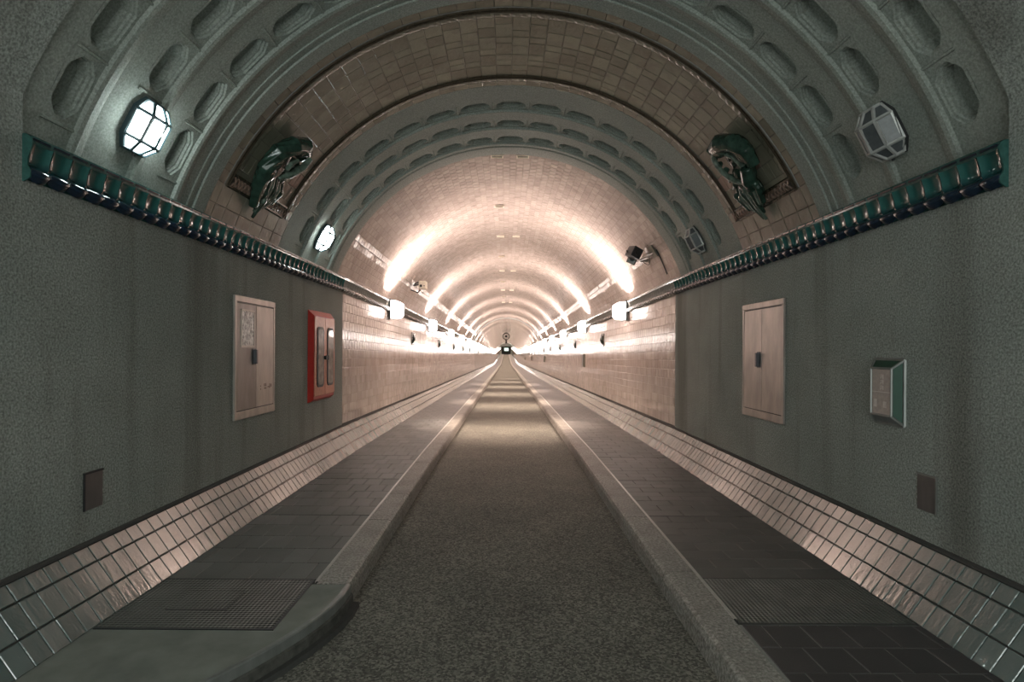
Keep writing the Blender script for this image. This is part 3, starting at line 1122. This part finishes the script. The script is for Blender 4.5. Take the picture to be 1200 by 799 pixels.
def lantern(theta, y, lit, label):
    """local frame: x = out of the vault, y = along the tunnel, z = along the arch"""
    root = empty('wall_lantern')
    n = Vector((-math.cos(theta), 0, -math.sin(theta)))
    up = Vector((-math.sin(theta), 0, math.cos(theta)))
    if math.cos(theta) < 0: up = -up
    ax = up.cross(n)
    root.matrix_world = Matrix.Translation((R0 * math.cos(theta), y, ZC + R0 * math.sin(theta))) @ Matrix((n, ax, up)).transposed().to_4x4() @ Matrix.Scale(0.88, 4)
    tag(root, label, 'lantern', 'octagonal lanterns on the plaster arches')
    fm = M['frame_d'] if lit else M['frame_g']
    gm = M['lit'] if lit else M['unlit']
    cs = [(0.03, -0.148), (0.125, -0.098), (0.165, 0.0), (0.125, 0.098), (0.03, 0.148)]
    mid0 = [Vector((a, b_, -0.098)) for a, b_ in cs]
    mid1 = [Vector((a, b_, 0.098)) for a, b_ in cs]
    ce = [(0.03, -0.098), (0.07, -0.07), (0.088, 0.0), (0.07, 0.07), (0.03, 0.098)]
    e0 = [Vector((a, b_, -0.185)) for a, b_ in ce]
    e1 = [Vector((a, b_, 0.185)) for a, b_ in ce]
    oct_ = [(-0.155, -0.11), (-0.095, -0.20), (0.095, -0.20), (0.155, -0.11), (0.155, 0.11), (0.095, 0.20), (-0.095, 0.20), (-0.155, 0.11)]
    b = MB()
    b.prism(oct_, lambda p: (-0.01, p[0], p[1]), lambda p: (0.03, p[0] * 0.99, p[1] * 0.99))
    b.build('backplate', M['frame_d'] if lit else M['black'], root)
    for i in range(4):
        for q in ((mid0[i], mid0[i + 1], mid1[i + 1], mid1[i]), (e0[i], e0[i + 1], mid0[i + 1], mid0[i]), (mid1[i], mid1[i + 1], e1[i + 1], e1[i])):
            c = sum(q, Vector()) / 4
            nn = (q[1] - q[0]).cross(q[2] - q[0]).normalized()
            if nn.x < 0 and abs(nn.x) > 0.01: nn = -nn
            pts = [c + (p - c) * 0.985 for p in q]
            b = MB()
            b.add(pts + [p - nn * 0.006 for p in pts], [(0, 1, 2, 3), (7, 6, 5, 4), (0, 4, 5, 1), (1, 5, 6, 2), (2, 6, 7, 3), (3, 7, 4, 0)])
            b.build('pane', gm, root)
    b = MB()
    for L in (mid0, mid1, e0, e1):
        b.tube(L, 0.013, 5)
    for i in range(5):
        b.tube([e0[i], mid0[i], mid1[i], e1[i]], 0.013, 5)
    for L in (e0, e1):
        b.add(L, [(0, 1, 2, 3, 4)])
    b.build('frame', fm, root)
    b = MB().tube([(0.05, 0, -0.185), (0.05, 0, -0.215)], 0.012, 8)
    b.build('latch', M['black'], root)


lantern(math.radians(152.7), 3.51, True, 'glowing octagonal lantern, larger in view, on the near left arch')
lantern(math.radians(27.3), 3.51, False, 'unlit grey octagonal lantern on the near right arch')
lantern(math.radians(152.7), 6.95, True, 'glowing octagonal lantern, smaller in view, beside the left portal edge')
lantern(math.radians(27.3), 6.95, False, 'unlit grey octagonal lantern beside the right portal edge')

# ---- box lamps on the tube cornices
lb = {}


def lamp_meshes(sd):
    b = MB().box(sd * 0.0, -sd * 0.028, -0.21, 0.21, -0.20, 0.20)
    pl = b.mesh('backplate', M['black'])
    b = MB()
    pr = [(0.028, -0.17), (0.028, 0.17), (0.15, 0.165), (0.215, 0.12), (0.225, 0.04), (0.215, -0.12), (0.16, -0.165)]
    b.prism(pr, lambda p: (-sd * p[0], -0.18, p[1]), lambda p: (-sd * p[0], 0.18, p[1]))
    df = b.mesh('diffuser', M['diffuser'])
    b = MB()
    b.tube([(-sd * 0.03, -0.183, 0.172), (-sd * 0.15, -0.183, 0.167), (-sd * 0.218, -0.183, 0.121), (-sd * 0.228, -0.183, 0.04), (-sd * 0.218, -0.183, -0.121), (-sd * 0.16, -0.183, -0.168), (-sd * 0.03, -0.183, -0.172)], 0.006, 5)
    b.tube([(-sd * 0.05, -0.187, -0.05), (-sd * 0.20, -0.187, -0.07)], 0.006, 5)
    rm = b.mesh('rim', M['lampbody'])
    return pl, df, rm


LM = {-1: lamp_meshes(-1), 1: lamp_meshes(1)}
ups = bpy.data.lights.new('lamp_uplight', 'AREA')
ups.shape = 'RECTANGLE'
ups.size = 0.10
ups.size_y = 0.34
ups.spread = math.radians(140)
ups.energy = LAMP_UP
ups.color = WARM
dns = ups.copy()
dns.name = 'lamp_downlight'
dns.spread = math.radians(75)
dns.energy = 7.0
dns.color = (1.0, 0.78, 0.62)
y, k = 11.25, 0
while y < YE - 2:
    for sd, nm in ((-1, 'left'), (1, 'right')):
        r_ = empty('tunnel_lamp', (sd * (WX - 0.028), y, 2.30 + zo(y)))
        lab = '%s glowing box lamp from the portal on the %s cornice' % (ORD[k], nm)
        tag(r_, lab, 'lamp', 'box lamps on the %s cornice' % nm)
        for nme, me in zip(('backplate', 'diffuser', 'rim'), LM[sd]):
            ob(nme, me, r_)
        L = ob('uplight', ups, r_, (-sd * 0.06, 0, 0.20))
        # aimed up and a little towards the middle of the vault
        L.rotation_euler = (0, PI - sd * math.radians(28), 0)
        L = ob('downlight', dns, r_, (-sd * 0.20, 0, -0.185))
        L.rotation_euler = (0, sd * math.radians(42), 0)
    y += 5.55
    k += 1

# ---- small glazed reliefs on the tube walls between the lamps
y, k = 14.1, 0
pq = []
while y < 90:
    for sd, nm in ((-1, 'left'), (1, 'right')):
        r_ = empty('relief_plaque', (sd * TW, y, 1.80 + zo(y)))
        lab = ('%s small dark ceramic relief from the portal on the %s tile wall' % (ORD[k], nm))
        tag(r_, lab, 'relief', 'ceramic reliefs on the %s tube wall' % nm)
        rr = random.Random(k * 2 + (sd > 0))
        MB().box(0, -sd * 0.015, -0.22, 0.22, -0.16, 0.16).build('slab', M['majolica_b'], r_)
        b = MB()
        b.ball((-sd * 0.02, rr.uniform(-.06, .06), 0.04), (0.025, 0.13, 0.08))
        b.tube([(-sd * 0.02, -0.14, -0.10), (-sd * 0.035, rr.uniform(-.05, .05), -0.02), (-sd * 0.025, 0.13, 0.11)], [0.02, 0.03, 0.015], 7)
        b.build('figure', M['majolica'], r_, True)
    y += 5.5
    k += 1

# ---- narrow dark boxes low on the right tube wall
for k, (px, yv) in enumerate(((684.5, 17.3), (638, 35.0), (622, 53.0), (615, 71.0))):
    r_ = empty('call_box', (TW, yv, 1.27 + zo(yv)))
    tag(r_, '%s narrow dark box low on the right tile wall' % ORD[k], 'box', 'dark boxes on the right tube wall')
    bevel(MB().box(0, -0.06, -0.14, 0.14, -0.2, 0.2).build('housing', M['olive'], r_), 0.008)
    MB().box(-0.06, -0.066, -0.11, 0.11, -0.17, 0.17).build('door', M['black'], r_)

# ---- ceiling fittings in the crown of the vault
y, k = 8.15, 0
while y < 32:
    for xx in ((-0.19, 0.19) if k % 2 == 0 else (-0.19,)):
        aa = math.acos(xx / RT)
        r_ = empty('ceiling_fitting', (xx, y, ZC + zo(y) + RT * math.sin(aa) - 0.003))
        side = 'left' if xx < 0 else 'right'
        tag(r_, '%s small framed slot in the vault crown, on its %s side' % (ORD[k], side), 'vent', 'slots in the vault crown')
        b = MB()
        for q in ((-0.09, 0.09, -0.055, -0.038), (-0.09, 0.09, 0.038, 0.055), (-0.09, -0.075, -0.038, 0.038), (0.075, 0.09, -0.038, 0.038)):
            b.box(q[0], q[1], q[2], q[3], -0.03, 0.0)
        b.build('rim', M['cream'], r_)
        MB().box(-0.074, 0.074, -0.037, 0.037, -0.012, 0.0).build('grille', M['bead'], r_)
    y += 2.7
    k += 1

# ---- wall cabinets


def steel_cabinet(sd, y0, y1, z0, z1, label, left):
    r_ = empty('wall_cabinet', (sd * WX, (y0 + y1) / 2, z0))
    tag(r_, label, 'cabinet')
    hw, h = (y1 - y0) / 2, z1 - z0
    X = lambda v: -sd * v
    b = MB()
    fw = 0.035
    b.box(X(0), X(0.02), -hw, hw, 0, 0.07)
    b.box(X(0), X(0.02), -hw, hw, h - 0.055, h)
    b.box(X(0), X(0.02), -hw, -hw + fw, 0.07, h - 0.055)
    b.box(X(0), X(0.02), hw - fw, hw, 0.07, h - 0.055)
    bevel(b.build('frame', M['steel'], r_), 0.003)
    MB().box(X(0), X(0.006), -hw + fw, hw - fw, 0.07, h - 0.055).build('gap', M['black'], r_)
    z0_, z1_ = 0.08, h - 0.068
    for a, c, near in ((-hw + fw + 0.004, -0.002, True), (0.002, hw - fw - 0.004, False)):
        d = MB().box(X(0.006), X(0.017), a, c, z0_, z1_).build('door', M['steel_d'] if (near and left) else M['steel'], r_)
        bevel(d, 0.002)
        if near and left:
            m_ = (a + c) / 2
            MB().box(X(0.017), X(0.021), m_ - 0.105, m_ + 0.125, h * 0.60, h - 0.13).build('notice', M['notice'], d)
            b = MB()
            for q in ((m_ - 0.12, m_ + 0.14, h * 0.585, h * 0.60), (m_ - 0.12, m_ + 0.14, h - 0.13, h - 0.115), (m_ - 0.12, m_ - 0.105, h * 0.60, h - 0.13), (m_ + 0.125, m_ + 0.14, h * 0.60, h - 0.13)):
                b.box(X(0.017), X(0.024), *q)
            b.build('notice_frame', M['steel'], d)
        if near == left:
            yh = c - 0.05 if near else a + 0.05
            b = MB()
            b.box(X(0.017), X(0.02), yh - 0.03, yh + 0.04, h * 0.435, h * 0.575)
            b.box(X(0.02), X(0.05), yh - 0.012, yh + 0.018, h * 0.445, h * 0.565)
            bevel(b.build('handle', M['handle'], d), 0.004)
        if left and not near:
            b = MB()
            for (yy, zz, w_, h_) in ((0.09, 0.235, 0.012, 0.015), (0.09, 0.265, 0.012, 0.012), (0.17, 0.24, 0.05, 0.010), (0.17, 0.262, 0.014, 0.03), (0.20, 0.262, 0.014, 0.03), (0.25, 0.25, 0.04, 0.008), (0.29, 0.24, 0.014, 0.045), (0.32, 0.25, 0.016, 0.03)):
                b.box(X(0.017), X(0.0178), yy, yy + w_, zz, zz + h_)
            b.build('scrawl', M['ink'], d)
    return r_


steel_cabinet(-1, 4.79, 5.62, 0.82, 1.915, 'double-door steel cabinet with a pale notice pane in the left wall', True)
steel_cabinet(1, 4.84, 5.68, 0.81, 1.92, 'plain double-door steel cabinet in the right plaster wall', False)

# ---- red hydrant cabinet
r_ = empty('hydrant_cabinet', (-WX, 7.025, 0.80))
tag(r_, 'red wall cabinet with two red doors, light sheen painted in, and tall rounded windows', 'cabinet')
b = MB()
b.prism([(-1, 0), (1, 0), (1, 1), (-1, 1)], lambda p: (0, p[0] * 0.425, 0.0 if p[1] == 0 else 1.12), lambda p: (0.06, p[0] * 0.385, 0.037 if p[1] == 0 else 1.05))
b.build('body', M['red'], r_)


def stadium(w_, h_, rr_, n=5):
    pts = []
    for cx_, cz_, a0 in ((w_ - rr_, h_ - rr_, 0), (-w_ + rr_, h_ - rr_, 90), (-w_ + rr_, -h_ + rr_, 180), (w_ - rr_, -h_ + rr_, 270)):
        for i in range(n + 1):
            a = math.radians(a0 + 90 * i / n)
            pts.append((cx_ + rr_ * math.cos(a), cz_ + rr_ * math.sin(a)))
    return pts


for s_ in (-1, 1):
    d = bevel(MB().box(0.0605, 0.072, min(s_ * 0.003, s_ * 0.378), max(s_ * 0.003, s_ * 0.378), 0.075, 1.04).build('door', M['red_sheen'], r_), 0.003)
    yc, zc = s_ * 0.19, 0.55
    b = MB()
    b.prism(stadium(0.125, 0.37, 0.065), lambda p: (0.072, yc + p[0], zc + p[1]), lambda p: (0.080, yc + p[0], zc + p[1]))
    b.build('gasket', M['rubber'], d)
    b = MB()
    b.prism(stadium(0.094, 0.34, 0.045), lambda p: (0.080, yc + p[0], zc + p[1]), lambda p: (0.083, yc + p[0], zc + p[1]))
    b.build('window', M['glass_g'], d)
    b = MB()
    b.tube([(0.072, s_ * 0.035, 0.54), (0.105, s_ * 0.035, 0.54)], [0.022, 0.030], 10)
    b.build('knob', M['rubber'], d)

# ---- emergency sign box on the right wall
r_ = empty('emergency_sign_box', (WX, 3.525, 1.20))
tag(r_, 'small wall box with dark green sides and a pale sign face', 'sign box')
hb, hf = (0.135, 0.205), (0.095, 0.148)
B4 = [(0.0, -hb[0], -hb[1]), (0.0, hb[0], -hb[1]), (0.0, hb[0], hb[1]), (0.0, -hb[0], hb[1])]
F4 = [(-0.055, -hf[0], -hf[1]), (-0.055, hf[0], -hf[1]), (-0.055, hf[0], hf[1]), (-0.055, -hf[0], hf[1])]
for i, (nm_, m_) in enumerate((('lower_panel', 'signgrey'), ('side_panel', 'green'), ('upper_panel', 'green'), ('side_panel', 'green'))):
    k = (i + 1) % 4
    b = MB()
    q = [Vector(B4[i]), Vector(B4[k]), Vector(F4[k]), Vector(F4[i])]
    q2 = [p * 0.96 for p in q]
    b.add(q + q2, [(0, 1, 2, 3), (4, 7, 6, 5), (0, 4, 5, 1), (1, 5, 6, 2), (2, 6, 7, 3), (3, 7, 4, 0)])
    b.build(nm_, M[m_], r_)
fc = MB().box(-0.055, -0.05, F4[0][1], F4[1][1], -hf[1], hf[1]).build('sign_face', M['signface'], r_)
b = MB()
for i in range(4):
    k = (i + 1) % 4
    b.tube([F4[i], F4[k]], 0.0085, 6)
    b.tube([B4[i], B4[k]], 0.012, 6)
    b.tube([B4[i], F4[i]], 0.0085, 6)
b.build('frame', M['alu'], r_)
b = MB()
# faint upright print: three characters one above the other, and two small pictograms
for zz in (0.095, 0.06, 0.025):
    b.box(-0.0562, -0.055, -0.022, -0.016, zz - 0.013, zz + 0.013)
    b.box(-0.0562, -0.055, -0.016, 0.006, zz + 0.008, zz + 0.013)
    b.box(-0.0562, -0.055, -0.016, 0.006, zz - 0.003, zz + 0.002)
    b.box(-0.0562, -0.055, 0.000, 0.006, zz - 0.013, zz - 0.003)
b.box(-0.0562, -0.055, 0.04, 0.07, -0.10, -0.05)
b.box(-0.0562, -0.055, -0.05, -0.02, -0.10, -0.06)
b.box(-0.0562, -0.055, F4[0][1] + 0.01, F4[1][1] - 0.01, -0.004, 0.0)
b.build('print', M['signmark'], fc)

# ---- small vent plates low on both walls
for sd, y0, y1, lab in ((-1, 3.10, 3.245, 'small grey vent plate low on the left plaster wall'), (1, 3.13, 3.28, 'small grey vent plate low on the right plaster wall')):
    r_ = empty('vent_plate', (sd * WX, (y0 + y1) / 2, 0.53))
    tag(r_, lab, 'vent plate')
    hw = (y1 - y0) / 2
    bevel(MB().box(0, -sd * 0.006, -hw, hw, 0, 0.215).build('plate', M['steel_v'], r_), 0.002)
    b = MB()
    b.box(0, -sd * 0.011, -hw, hw, 0.205, 0.216)
    b.box(0, -sd * 0.009, -hw, -hw + 0.008, 0, 0.205)
    b.build('rim', M['black'] if sd < 0 else M['alu'], r_)

# ---- glazed sculptures on the tiled band


def to_band(sd, s, y, n):
    """s metres along the arch above the cornice side, n metres out of the vault"""
    a = math.radians(24) + s / R0
    r = R0 - n
    return (sd * r * math.cos(a), 5.16 + y, ZC + r * math.sin(a))


def sculpt(sd, tubes, balls, m, name, parent):
    b = MB()
    for pts, rad in tubes:
        b.tube([to_band(sd, *p) for p in pts], rad, 9)
    for c, rr in balls:
        bb = MB().ball((0, 0, 0), 1.0, 12, 9)
        a = math.radians(24) + c[0] / R0
        o = to_band(sd, *c)
        for v in bb.v:
            ds, dy, dn = v[2] * rr[0], v[1] * rr[1], v[0] * rr[2]
            b.v.append((o[0] + sd * (-math.sin(a) * ds - math.cos(a) * dn), o[1] + dy, o[2] + math.cos(a) * ds - math.sin(a) * dn))
        base = len(b.v) - len(bb.v)
        b.f += [tuple(i + base for i in f) for f in bb.f]
    o = b.build(name, m, parent, True)
    rm = o.modifiers.new('fuse', 'REMESH')
    rm.mode = 'VOXEL'
    rm.voxel_size = 0.009
    rm.use_smooth_shade = True
    return o


r_ = empty('ceramic_sculpture')
tag(r_, 'dark green glazed sculpture with an arched back on the left tiled band', 'sculpture')
sculpt(-1, [([(0.06, -0.10, .05), (0.24, -0.22, .07), (0.42, -0.30, .09), (0.60, -0.31, .11), (0.74, -0.22, .13), (0.81, -0.08, .13), (0.77, 0.05, .11), (0.68, 0.08, .08)], [.04, .06, .08, .085, .085, .08, .065, .04]),
            ([(0.66, 0.11, .05), (0.54, 0.10, .06), (0.40, 0.04, .06), (0.28, -0.02, .06)], [.04, .05, .05, .05])],
       [((0.52, -0.14, .05), (.26, .18, .06)), ((0.30, -0.10, .06), (.16, .14, .05)), ((0.76, -0.12, .12), (.09, .14, .08)), ((0.40, -0.26, .11), (.10, .08, .06)),
        ((0.60, 0.12, .09), (.05, .05, .05))], M['majolica'], 'body', r_)
sculpt(-1, [([(0.76, 0.02, .20), (0.64, -0.01, .21), (0.50, -0.08, .19), (0.40, -0.16, .16)], [.024, .034, .034, .02]),
            ([(0.66, -0.14, .20), (0.59, -0.20, .20), (0.53, -0.17, .18), (0.50, -0.12, .16)], [.02, .026, .026, .015]),
            ([(0.72, 0.08, .17), (0.60, 0.07, .16), (0.52, 0.03, .14)], [.016, .022, .015])], [], M['majolica_l'], 'belly', r_)
rr = random.Random(3)
for i in range(8):
    y0 = -0.24 + i * 0.05
    s1 = -0.04 + 0.20 * abs(i - 4) / 4 * rr.uniform(.7, 1.2)
    yb = -0.02 + (y0 + 0.06) * 0.35
    sculpt(-1, [([(0.42, y0 * 0.9 - 0.03, .07), (0.30, y0 + rr.uniform(-.02, .02), .10), (0.17, (y0 + yb) / 2 + rr.uniform(-.02, .02), .08), (s1, yb, .04)], [.026, .034, .032, .016])],
           [((rr.uniform(.12, .34), y0 * 0.8, .10), (.035, .03, .03))], M['majolica'] if i % 3 else M['majolica_l'], 'frond', r_)

r_ = empty('ceramic_sculpture')
tag(r_, 'dark green glazed sculpture with a hollow oval shell on the right tiled band', 'sculpture')
ring = []
for i in range(17):
    a = 2 * PI * i / 16
    ring.append((0.60 + 0.20 * math.cos(a) + 0.02 * math.sin(a), -0.06 + 0.115 * math.sin(a) + 0.05 * math.cos(a), .14 + 0.03 * math.sin(a)))
sculpt(1, [([(0.84, 0.04, .10), (0.84, -0.12, .11), (0.76, -0.27, .10), (0.62, -0.33, .09), (0.47, -0.30, .08)], [.06, .085, .08, .07, .05]),
           ([(0.50, -0.24, .12), (0.38, -0.16, .12), (0.30, -0.10, .10)], [.06, .07, .05])],
       [((0.60, -0.05, .03), (.24, .17, .05)), ((0.80, -0.08, .10), (.09, .18, .08)), ((0.66, -0.28, .08), (.16, .10, .08)), ((0.42, 0.04, .06), (.16, .10, .06)), ((0.30, -0.02, .05), (.14, .15, .05))], M['majolica'], 'body', r_)
sculpt(1, [(ring, .026)], [], M['majolica_l'], 'shell_rim', r_)
for i in range(6):
    a = 0.86 - i * 0.085
    sculpt(1, [([(a, 0.07 + 0.015 * i * (i < 3), .12), (a - 0.03, 0.14 + 0.01 * i, .10)], [.032, .018])], [], M['majolica'], 'spike', r_)
for i in range(7):
    y0 = -0.19 + i * 0.065
    s1 = -0.04 + 0.20 * abs(i - 3.4) / 3
    yb = 0.03 + y0 * 0.4
    sculpt(1, [([(0.40, y0 * 0.75, .08), (0.28, y0, .10), (0.15, (y0 + yb) / 2, .08), (s1, yb, .045)], [.024, .03, .028, .014])],
           [((0.33 - 0.02 * (i % 3), y0, .11), (.035, .03, .03))], M['majolica_l'] if i % 2 else M['majolica'], 'fringe', r_)

# ---- surveillance cameras on the vault


def vault_pt(ang, y, n=0.0):
    a = math.radians(ang)
    return Vector(((RT - n) * math.cos(a), y, ZC + zo(y) + (RT - n) * math.sin(a)))


r_ = empty('camera_cluster', vault_pt(33, 9.1))
tag(r_, 'pair of dark surveillance cameras on a bracket high on the right vault', 'camera')
o = r_.location
loc = lambda ang, y, n: vault_pt(ang, y, n) - o
MB().box(-0.10, 0.10, -0.10, 0.10, -0.012, 0.012).build('mounting_plate', M['olive'], r_, False, loc(31.5, 8.75, 0.03)).rotation_euler = (0, math.radians(58), 0)
b = MB()
b.tube([loc(31, 8.75, 0.02), loc(31, 8.9, 0.10), loc(31.5, 9.2, 0.12), loc(31.5, 9.35, 0.10)], 0.022, 8)
b.tube([loc(30, 9.3, 0.0), loc(31.5, 9.3, 0.12)], 0.018, 8)
b.build('bracket', M['steel_d'], r_)
for i, (ang, yy, sz) in enumerate(((35, 9.05, (0.085, 0.12, 0.085)), (33.5, 9.32, (0.075, 0.11, 0.085)))):
    c = MB().box(-sz[0], sz[0], -sz[1], sz[1], -sz[2], sz[2]).build('camera_housing', M['black'] if i == 0 else M['majolica_b'], r_, False, loc(ang, yy, 0.2))
    c.rotation_euler = (0.15, math.radians(25), 0.3 if i == 0 else -0.2)
    bevel(c, 0.012, 2)
    MB().tube([(0, -sz[1] - 0.02, 0), (0, -sz[1] + 0.01, 0)], 0.045, 10).build('lens', M['rubber'], c)
b = MB()
b.tube([loc(36, 9.1, 0.26), loc(37.2, 9.05, 0.28), loc(37.4, 9.15, 0.25), loc(36, 9.2, 0.22)], 0.012, 6)
b.build('handle', M['black'], r_)
b = MB()
pts = [loc(31.5 - 3.0 * math.sin(PI * i / 10), 9.42 - 0.5 * i / 10, 0.06) for i in range(11)]
b.tube(pts, 0.006, 5)
pts = [loc(31.5 - 9.0 * i / 6, 8.62 + 0.01 * i, 0.012) for i in range(7)]
b.tube(pts, 0.010, 5)
b.build('cable', M['black'], r_)

r_ = empty('box_camera', vault_pt(147, 13.2))
tag(r_, 'cream box camera on a dark bracket high on the left vault', 'camera')
o = r_.location.copy()
loc = lambda ang, y, n: vault_pt(ang, y, n) - o
c = bevel(MB().box(-0.085, 0.085, -0.14, 0.14, -0.09, 0.09).build('housing', M['cream'], r_, False, loc(145, 13.2, 0.22)), 0.01)
MB().tube([(-0.03, -0.15, -0.03), (-0.03, -0.13, -0.03)], 0.032, 10).build('lens', M['rubber'], c)
MB().tube([(0.045, -0.146, -0.03), (0.045, -0.13, -0.03)], 0.014, 8).build('indicator', M['rubber'], c)
b = MB()
b.tube([loc(148, 13.2, 0.03), loc(146, 13.2, 0.13)], 0.02, 7)
b.tube([loc(147, 13.2, 0.03), loc(144.3, 13.2, 0.12)], 0.016, 7)
b.tube([loc(148, 13.25, 0.22), loc(150, 13.25, 0.2), loc(150.5, 13.25, 0.03)], 0.016, 7)
b.build('bracket', M['black'], r_)

# ---- round fan hanging under the crown far down the tube
yf = 66.0
r_ = empty('round_fan', (-0.03, yf, ZC + zo(yf) + RT))
tag(r_, 'dark round spoked fan hanging from the vault crown far away', 'fan')
zc = -0.46
b = MB()
n = 28
rows = [[(rr * math.cos(2 * PI * i / n), yy, zc + rr * math.sin(2 * PI * i / n)) for i in range(n)] for rr, yy in ((0.34, -0.3), (0.43, -0.32), (0.43, 0.3), (0.34, 0.3), (0.34, -0.3))]
b.grid(rows, True)
b.build('housing', M['matte'], r_)
MB().tube([(0, -0.24, zc), (0, 0.2, zc)], 0.13, 14).build('hub', M['matte'], r_)
for i in range(8):
    a = 2 * PI * i / 8
    b = MB().tube([(0.1 * math.cos(a), -0.2, zc + 0.1 * math.sin(a)), (0.36 * math.cos(a), -0.2, zc + 0.36 * math.sin(a))], 0.025, 6)
    b.build('spoke', M['matte'], r_)
b = MB().tube([(0, 0, -0.05), (0, 0, 0.02)], 0.03, 6)
b.build('hanger', M['matte'], r_)
bevel(MB().box(-0.09, 0.09, -0.1, 0.1, zc - 0.85, zc - 0.42).build('signal_box', M['matte'], r_), 0.01)
